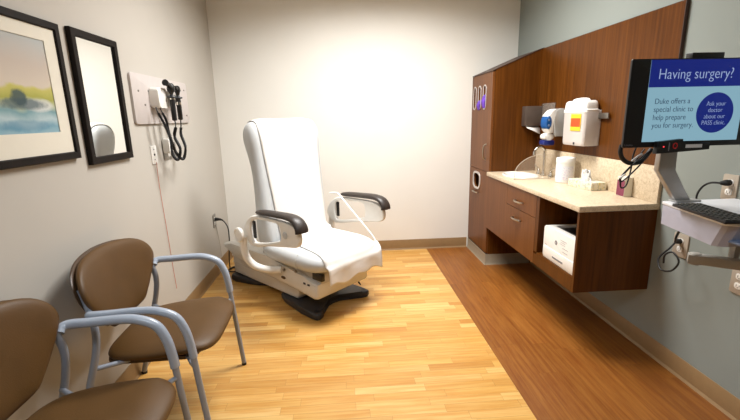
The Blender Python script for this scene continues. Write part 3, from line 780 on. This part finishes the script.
# paper over the chair (a separate sheet)
def paper():
    # profile along chair: (a, z)
    prof = [(-.108, 1.20), (-.116, 1.26), (-.112, 1.31), (-.094, 1.345), (-.055, 1.364), (-.012, 1.360), (.026, 1.342), (.052, 1.30), (.070, 1.22), (.073, 1.14), (.080, 1.05), (.090, .95), (.105, .80), (.125, .64), (.142, .54),
            (.165, .492), (.22, .478), (.35, .478), (.50, .478), (.60, .474), (.655, .458), (.690, .425), (.700, .38), (.702, .335), (.703, .278)]
    P = catmull([(a, 0, z) for a, z in prof], 4)
    n = len(P); NB = 26
    from mathutils.bvhtree import BVHTree
    bpy.context.view_layer.update(); dg = bpy.context.evaluated_depsgraph_get()
    trees = []
    for ob in (bk, cush):
        me = ob.evaluated_get(dg).to_mesh(); trees.append(BVHTree.FromPolygons([v.co.copy() for v in me.vertices], [tuple(q.vertices) for q in me.polygons]))
    def drape(p, b, nrm, d):
        best = None
        for tr in trees:
            h = tr.ray_cast(Vector((p.x, b, p.z))+nrm*.09, -nrm, .14)
            if h[0] is not None and (best is None or h[3] < best): best = h[3]
        return None if best is None else .09-best+d
    bm = bmesh.new(); rows = []
    rnd = random.Random(5); ph = [rnd.uniform(0, 6) for _ in range(8)]
    for i, p in enumerate(P):
        s = i/(n-1)
        # half widths by region
        zz = p.z
        if s < .62: # back
            L_ = -.272+.035*min(1, max(0, (1.30-zz)/.3)); R__ = .262-.0*zz
            L_ += .0
        else: L_ = -.238; R__ = .268
        sm_ = max(0, min(1, (s-.5)/.15)); L_ = (1-sm_)*(-.262+.045*min(1, max(0, (1.30-zz)/.5)))+sm_*(-.18-.065*min(1, max(0, (p.x-.2)/.45))); R__ = .265+.02*sm_
        t_ = P[min(i+1, n-1)]-P[max(i-1, 0)]; nrm = Vector((t_.z, 0, -t_.x)).normalized()
        if nrm.x < 0 and zz < 1.3 and s > .2: nrm = -nrm
        nrm = Vector((-t_.z, 0, t_.x)).normalized()
        row = []
        for j in range(NB+1):
            u = j/NB; b = L_+(R__-L_)*u
            w_ = .0022*sin(b*23+ph[0]+s*5)+.002*sin(b*41+ph[1]-s*14)+.0018*sin(s*60+b*9+ph[2])+.0012*sin(s*120-b*20+ph[3])
            w_ += .004
            e_ = max(0, -b-.22)/.05 if b < 0 else max(0, b-.235)/.05
            if s < .6: w_ = w_*(1-min(1, e_)*.6) - .008*min(1.4, e_)**2
            row.append((nrm, w_, b))
            continue
        rows.append(row)
    off = [[(drape(P[i], b, nr, .004) if i/(n-1) < .90 else None) for nr, w_, b in row] for i, row in enumerate(rows)]
    for i in range(n):
        for j in range(NB+1):
            if off[i][j] is None or abs(off[i][j]) > .05: off[i][j] = .0
    for _ in range(3):
        off = [[max(off[i][j], (off[max(i-1, 0)][j]+off[i][j]+off[min(i+1, n-1)][j])/3) for j in range(NB+1)] for i in range(n)]
    out = []
    for i, row in enumerate(rows):
        s = i/(n-1); o_ = []
        for j, (nr, w_, b) in enumerate(row):
            q = P[i]+nr*(off[i][j]+abs(w_)*.35)
            if s > .93:
                q.z += (s-.93)/.07*(.012*sin(b*32+1.2)+.01*sin(b*15)); q.x += (s-.9)*.12*sin(b*22+.6)*.5
            o_.append(bm.verts.new((q.x, b, q.z)))
        out.append(o_)
    rows = out
    for a, b in zip(rows, rows[1:]):
        for j in range(NB): bm.faces.new((a[j], a[j+1], b[j+1], b[j]))
    o = link('exam_paper', bm, M['paper'], smooth=80)
    o.location = O; o.rotation_euler = (0, 0, TH)
    sm = o.modifiers.new('s', 'SOLIDIFY'); sm.thickness = .0015; sm.offset = 1
    tag(o, 'white disposable paper sheet draped over the exam chair back and seat', 'paper sheet')
paper()

# ------------------------------------------------------------------ waiting chairs
def side_chair():
    t = thing('armchair', 'brown side chair with silver arms, further from the camera', 'chair', (-.87, 1.785, 0), 0, 'brown side chairs')
    def so(a):
        c, s = cos(a), sin(a); p = 4.2
        return (.235*math.copysign(abs(c)**(2/p), c), .262*math.copysign(abs(s)**(2/p), s))
    def sp(p, q, side, tk):
        w_ = 1-.10*((p+.235)/.47 < .5)*(1-(p+.235)/.235)
        z = .430+(side*tk)+.018*(p/.235) - (.025*max(0, p-.14)/.1)
        return (p+.065, q*w_, z)
    link('seat', pillow(so, sp, .028, 9, 7), M['brown'], t, 70)
    bm = bmesh.new(); prism(bm, rrect(-.15, -.22, .22, .22, .05), 'z', .385, .402, .004); link('seat_pan', bm, M['brown_edge'], t)
    hp = [(0, .112), (.15, .102), (.235, .080), (.282, .045), (.300, .0), (.288, -.045), (.235, -.115), (.175, -.175), (.125, -.205), (0, -.212)]
    op = [(0, hp[0][1])]+[(-y, z) for y, z in hp[1:-1]]+[(0, hp[-1][1])]+[(y, z) for y, z in hp[1:-1][::-1]]
    oc = catmull([(y, z, 0) for y, z in op], 8, True)
    def bo(a):
        f_ = a/(2*pi)*len(oc); k = int(f_) % len(oc); p = oc[k].lerp(oc[(k+1) % len(oc)], f_-int(f_)); return (p.x, p.y)
    def bp_(off):
        def f(p, q, side, tk):
            x = -.165-.26*(q+.02) + .055*(p/.283)**2 - .02 + off
            return (x+side*tk, p, .716+q)
        return f
    link('backrest', pillow(bo, bp_(0), .026, 9, 6), M['brown'], t, 70)
    def bo2(a): y, z = bo(a); return (y*.985, z*.985)
    link('back_shell', pillow(bo2, bp_(-.028), .012, 8, 8), M['brown_edge'], t, 70)
    for s in (-1, 1):
        y = s*.312
        pth = catmull([(-.122, s*.282, .636), (-.120, s*.298, .648), (-.10, y, .653), (-.03, y, .655), (.07, y, .659), (.135, y, .653), (.195, y, .624), (.224, y, .565), (.236, y, .50), (.241, y, .45)], 6)
        bm = bmesh.new(); tube(bm, pth, .0185, 14, sy=.85); link('arm_tube', bm, M['tube'], t, 60)
        lg = link('leg', T([(.240, y, .455), (.252, y, .30), (.276, y, .014)], .0125, 12), M['tubegrey'], t, 60)
        link('glide', L([(.013, 0), (.013, .014), (.009, .018)], (.276, y, 0), 14), M['rubber'], lg)
        lg = link('leg', T([(-.160, s*.262, .74), (-.130, s*.276, .64), (-.120, s*.286, .56), (-.134, s*.29, .47), (-.178, s*.297, .32), (-.262, s*.305, .014)], .0135, 12), M['tubegrey'], t, 60)
        link('glide', L([(.014, 0), (.014, .014), (.009, .018)], (-.262, s*.305, 0), 14), M['rubber'], lg)
        link('seat_rail', T([(-.155, s*.285, .41), (-.10, s*.25, .405), (-.02, s*.20, .394), (.15, s*.20, .392)], .010, 10), M['tubegrey'], t, 60)
        link('front_rail', T([(.245, y, .405), (.22, s*.28, .402), (.17, s*.20, .394), (.12, s*.19, .392)], .010, 10), M['tubegrey'], t, 60)
    return t
c1 = side_chair()
c1.rotation_euler.z = radians(2)
c2 = clone(c1); c2.location = (-.895, 1.10, 0)
c1['label'] = 'brown side chair with silver arms, the one shown whole nearer the exam chair'
c2['label'] = 'brown side chair with silver arms in the near left corner, cut off by the frame'

# ------------------------------------------------------------------ monitor, tray, arm
t = thing('monitor', 'widescreen monitor showing a blue Having surgery? slide', 'monitor', (1.068, 1.50, 1.22))
W_, H_ = .529, .322
bm = bmesh.new(); prism(bm, rrect(0, 0, W_, H_, .006), 'y', .0, .010, .002); link('housing', bm, M['black'], t)
link('rear_bulge', B(((.07, .010, .05), (.46, .050, .27)), bev=.012), M['black'], t)
sc = link('screen', B(((.073, -.0012, .0205), (.457, .0, .318))), M['scr_body'], t, 0)
link('slide_header', B(((.073, -.0018, .221), (.457, -.0012, .318))), M['scr_head'], sc, 0)
c = bmesh.new(); prism(c, ellipse(.350, .124, .074, .075, 48), 'y', -.0018, -.0012); link('slide_circle', c, M['scr_circle'], sc, 0)
rt = (pi/2, 0, 0)
text('header_text', 'Having surgery?', .054, M['scr_white'], sc, (.105, -.0022, .250), rt, 'LEFT', .0003, .86)
for i, s in enumerate(['Duke offers a', 'special clinic to', 'help prepare', 'you for surgery.']):
    text('body_text', s, .0285, M['scr_grey'], sc, (.104, -.0016, .161-.0295*i), rt, 'LEFT', .0003, .90, .004)
for i, s in enumerate(['Ask your', 'doctor', 'about our', 'PASS clinic.']):
    text('circle_text', s, .0245, M['scr_white'], sc, (.350, -.0022, .150-.0235*i), rt, 'CENTER', .0003, .86, .02)
text('maker_mark', 'Lenovo', .011, M['grey_text'], t, (.006, -.0006, .007), rt, 'LEFT', .0003)
t = thing('webcam_bar', 'small black bar sitting on top of the monitor', 'webcam', (1.30, 1.515, 1.5425))
link('body', B(((-.0, -.012, 0), (.125, .02, .020)), bev=.002), M['black'], t)
link('clip', B(((.04, .002, -.0003), (.085, .014, .004))), M['black'], t, 0)
t = thing('badge_reader', 'small black badge reader with red marks under the monitor screen', 'badge reader', (1.188, 1.487, 1.196))
bm = bmesh.new(); prism(bm, [(0, .0), (.21, .012), (.21, .036), (.10, .040), (.10, .054), (.004, .046)], 'y', -.012, .012, .002); link('body', bm, M['black'], t)
link('indicator', B(((.022, -.0128, .024), (.027, -.012, .029))), M['led_red'], t, 0)
link('red_emblem', T([(.070+.008*cos(a), -.0125, .029+.010*sin(a)) for a in [k*pi/4 for k in range(8)]], .0022, 6, 3, closed=True), M['red'], t)
link('grey_text_strip', B(((.044, -.0126, .010), (.048, -.012, .042))), M['grey_text'], t, 0)
link('label_strip', B(((.112, -.0126, .020), (.178, -.012, .033))), M['tray'], t, 0)

t = ws = thing('wall_workstation', 'wall-mounted workstation stand: white keyboard tray, bent silver monitor post and grey swing arm', 'workstation stand', (0, 0, 0))
bm = bmesh.new()
prism(bm, [(1.278, 1.30), (1.345, 1.30), (1.345, 1.118), (1.435, .992), (1.368, .992), (1.276, 1.118)], 'y', 1.562, 1.590, .004); mp = link('monitor_post', bm, M['armgrey'], t)
link('mount_plate', B(((1.26, 1.551, 1.28), (1.38, 1.562, 1.40))), M['dkgrey'], mp, 0)
link('post_foot', B(((1.36, 1.548, .986), (1.47, 1.591, .993)), bev=.002), M['armgrey'], mp)

tp = [(1.283, 1.527), (1.24, 1.245), (1.252, 1.215), (1.285, 1.198), (1.640, 1.198), (1.640, 1.62), (1.295, 1.62)]
tp = [(1.337, 1.592), (1.281, 1.255), (1.291, 1.240), (1.318, 1.228), (1.66, 1.228), (1.66, 1.592)]
bm = bmesh.new(); prism(bm, tp[::-1], 'z', .970, .985, .004, 3); link('tray_top', bm, M['tray'], t)
bm = bmesh.new()
def ins(k, z): return [bm.verts.new((1.44+(x-1.44)*k, 1.41+(y-1.41)*k2, z)) for (x, y), k2 in ((p, k if True else 1) for p in tp)]
a = ins(.985, .970); bm2 = None
b = [bm.verts.new((1.44+(x-1.44)*.97, (1.41+(y-1.41)*.97 if y > 1.5 else y+.035), .888)) for x, y in tp]
for i in range(len(a)):
    j = (i+1) % len(a); bm.faces.new((a[i], a[j], b[j], b[i]))
bm.faces.new(a); bm.faces.new(b[::-1]); link('side_skirt', bm, M['traygrey'], t, 20)
link('lower_shelf', B(((1.315, 1.20, .905), (1.62, 1.262, .918)), bev=.006), M['bluegrey'], t)
link('drop_post', B(((1.575, 1.47, .762), (1.60, 1.495, .889))), M['armbeige'], t, 0)
t = thing('keyboard', 'black keyboard lying lengthwise on the white workstation tray', 'keyboard', (0, 0, 0))
kp = [(1.295, 1.49), (1.25, 1.216), (1.365, 1.204), (1.402, 1.475)]
bm = bmesh.new(); prism(bm, kp[::-1], 'z', .9855, .997, .002); link('case', bm, M['key'], t)
bm = bmesh.new()
for r in range(5):
    for c_ in range(13):
        u0, v0 = (r+.18)/5.4, (c_+.15)/13.3; u1, v1 = (r+.92)/5.4, (c_+.92)/13.3
        def Q(u, v, z):
            A_ = Vector(kp[1]).lerp(Vector(kp[2]), u); B_ = Vector(kp[0]).lerp(Vector(kp[3]), u); p = A_.lerp(B_, v); return (p.x, p.y, z)
        lo = [bm.verts.new(Q(u, v, .997)) for u, v in ((u0, v0), (u1, v0), (u1, v1), (u0, v1))]
        hi = [bm.verts.new(Q(u, v, 1.0)) for u, v in ((u0+.01, v0+.005), (u1-.01, v0+.005), (u1-.01, v1-.005), (u0+.01, v1-.005))]
        bm.faces.new(hi)
        for i in range(4): bm.faces.new((lo[i], lo[(i+1) % 4], hi[(i+1) % 4], hi[i]))
link('keys', bm, M['black'], t, 0)
t = ws
d_ = (Vector((1.60, 1.44, 0))-Vector((1.455, 1.55, 0))).normalized(); e0 = Vector((1.452, 1.552, 0)); e1 = Vector((1.69, 1.372, 0)); nn = Vector((-d_.y, d_.x, 0))
bm = bmesh.new(); prism(bm, [tuple((p+nn*s*.022)[:2]) for p, s in ((e0, -1), (e1, -1), (e1, 1), (e0, 1))], 'z', .722, .762, .004); link('swing_arm', bm, M['armbeige'], t)
link('wall_bracket', B(((1.69, 1.30, .62), (XR, 1.43, .86)), bev=.003), M['armbeige'], t)
link('pivot', L([(.0, .718), (.021, .718), (.021, .764), (.018, .766)], (e0.x+.02, e0.y-.014, 0), 24), M['armbeige'], t)

plate('wall_outlet', 'beige outlet on the right wall above the tray with a black plug', 'R', 1.665, 1.018, .036, .057, M['beige'])
plate('wall_outlet', 'beige outlet on the right wall just left of the tray underside', 'R', 1.872, .684, .045, .060, M['beige'])
plate('wall_outlet', 'beige outlet on the right wall lowest, at the photo edge below the arm', 'R', 1.545, .622, .038, .058, M['beige'])
t = thing('plugged_cable', 'black cable from the upper outlet curving down behind the tray', 'cable', (XR-.0085, 1.665, 1.039))
bm = bmesh.new(); tube(bm, [(0, 0, 0), (-.02, 0, 0), (-.035, .01, -.002)], [.014, .014, .007], 12); link('plug', bm, M['rubber'], t)
link('lead', T([(-.033, .009, -.002), (-.05, .04, -.005), (-.06, .07, -.03), (-.065, .085, -.08), (-.062, .07, -.16), (-.06, .04, -.22)], .0045, 8), M['rubber'], t)
t = thing('plugged_cable', 'looped black cable hanging from the outlet under the tray', 'cable', (XR-.0085, 1.872, .705))
bm = bmesh.new(); tube(bm, [(0, 0, 0), (-.02, 0, 0), (-.035, -.01, .0)], [.013, .013, .007], 12); link('plug', bm, M['rubber'], t)
link('lead', T([(-.033, -.009, 0), (-.06, -.01, -.03), (-.095, .01, -.09), (-.11, -.03, -.135), (-.115, -.10, -.115), (-.11, -.13, -.06), (-.11, -.09, -.025), (-.115, -.05, -.05), (-.10, -.03, -.10)], .0045, 8), M['rubber'], t)
link('upper_lead', T([(-.033, -.009, 0), (-.08, -.06, .04), (-.14, -.14, .10), (-.20, -.22, .17)], .0055, 8), M['rubber'], t)
tag(link('tray_cable', T([(1.46, 1.33, .884), (1.50, 1.36, .84), (1.55, 1.40, .80), (1.60, 1.42, .766)], .0035, 8), M['rubber']), 'thin black cable sagging from the tray underside to the swing arm', 'cable')
t = thing('monitor_cables', 'tangle of black cables hanging below the left corner of the monitor', 'cable', (1.068, 1.535, 1.22))
link('thick_cable', T([(.02, 0, .01), (.018, 0, -.02), (.035, 0, -.05), (.07, 0, -.065), (.11, 0, -.055), (.145, 0, -.01)], .0085, 10), M['rubber'], t)
link('thin_cable', T([(.145, -.005, -.01), (.10, -.01, -.04), (.05, -.01, -.085), (.022, -.01, -.122), (.03, -.01, -.135), (.06, -.01, -.11), (.10, -.008, -.07), (.14, -.005, -.02)], .003, 8), M['rubber'], t)
link('thin_cable', T([(.085, .005, .0), (.075, .005, -.04), (.07, .0, -.09), (.055, -.005, -.15), (.035, -.005, -.16), (.028, -.005, -.13), (.04, 0, -.11), (.07, .005, -.08), (.12, .005, -.01)], .003, 8), M['rubber'], t)
link('grey_cable', T([(.06, -.012, -.055), (.085, -.012, -.035), (.10, -.012, -.028)], .004, 8), M['armgrey'], t)
link('cable_tie', T([(.02, -.012, -.12), (.032, -.013, -.11), (.04, -.012, -.105)], .0038, 8), M['white'], t)

# ------------------------------------------------------------------ lights
def light_fixture(x, y, hx, hy, power, col, label):
    t = thing('ceiling_light', label, 'ceiling light', (x, y, ZC))
    bm = bmesh.new(); ringprism(bm, [(-hx-.03, -hy-.03), (hx+.03, -hy-.03), (hx+.03, hy+.03), (-hx-.03, hy+.03)], [(-hx, -hy), (hx, -hy), (hx, hy), (-hx, hy)], 'z', -.02, 0)
    link('frame', bm, M['white'], t, 0)
    link('diffuser', B(((-hx, -hy, -.010), (hx, hy, -.006))), M['lamp'], t, 0)
    ld = bpy.data.lights.new('troffer', 'AREA'); ld.shape = 'RECTANGLE'; ld.size = hx*2; ld.size_y = hy*2; ld.energy = power; ld.color = col; ld.spread = radians(152)
    lo = bpy.data.objects.new('lamp_source', ld); COL.objects.link(lo); lo.parent = t; lo.location = (0, 0, -.024)
light_fixture(.35, 2.68, .6, .3, 66, (1, .985, .965), 'rectangular ceiling light over the exam chair')
light_fixture(-.25, -.2, .6, .3, 19, (.76, .87, 1), 'unseen rectangular ceiling light near the entrance, added as cool fill')  # unseen fixture, added for cool fill from behind the camera
wd = bpy.data.worlds.new('World'); S.world = wd; wd.use_nodes = True
wd.node_tree.nodes['Background'].inputs[0].default_value = (.8, .85, 1, 1); wd.node_tree.nodes['Background'].inputs[1].default_value = .3

# ------------------------------------------------------------------ camera
f = 406.355; yw, pt, rl = radians(3.6004), radians(-12.9014), radians(-1.3159)
fw = Vector((sin(yw)*cos(pt), cos(yw)*cos(pt), sin(pt))); rt_ = Vector((cos(yw), -sin(yw), 0)); up = rt_.cross(fw)
R2 = rt_*cos(rl)+up*sin(rl); U2 = -rt_*sin(rl)+up*cos(rl)
cd = bpy.data.cameras.new('camera'); cam = bpy.data.objects.new('camera', cd); COL.objects.link(cam)
m = Matrix((R2, U2, -fw)).transposed().to_4x4(); m.translation = (0, 0, 1.3578); cam.matrix_world = m
cd.sensor_width = 36; cd.lens = f/740*36; cd.clip_start = .02; S.camera = cam
S.view_settings.view_transform = 'Standard'; S.view_settings.look = 'None'; S.view_settings.gamma = 1
S.view_settings.use_curve_mapping = False; S.view_settings.exposure = 0.3
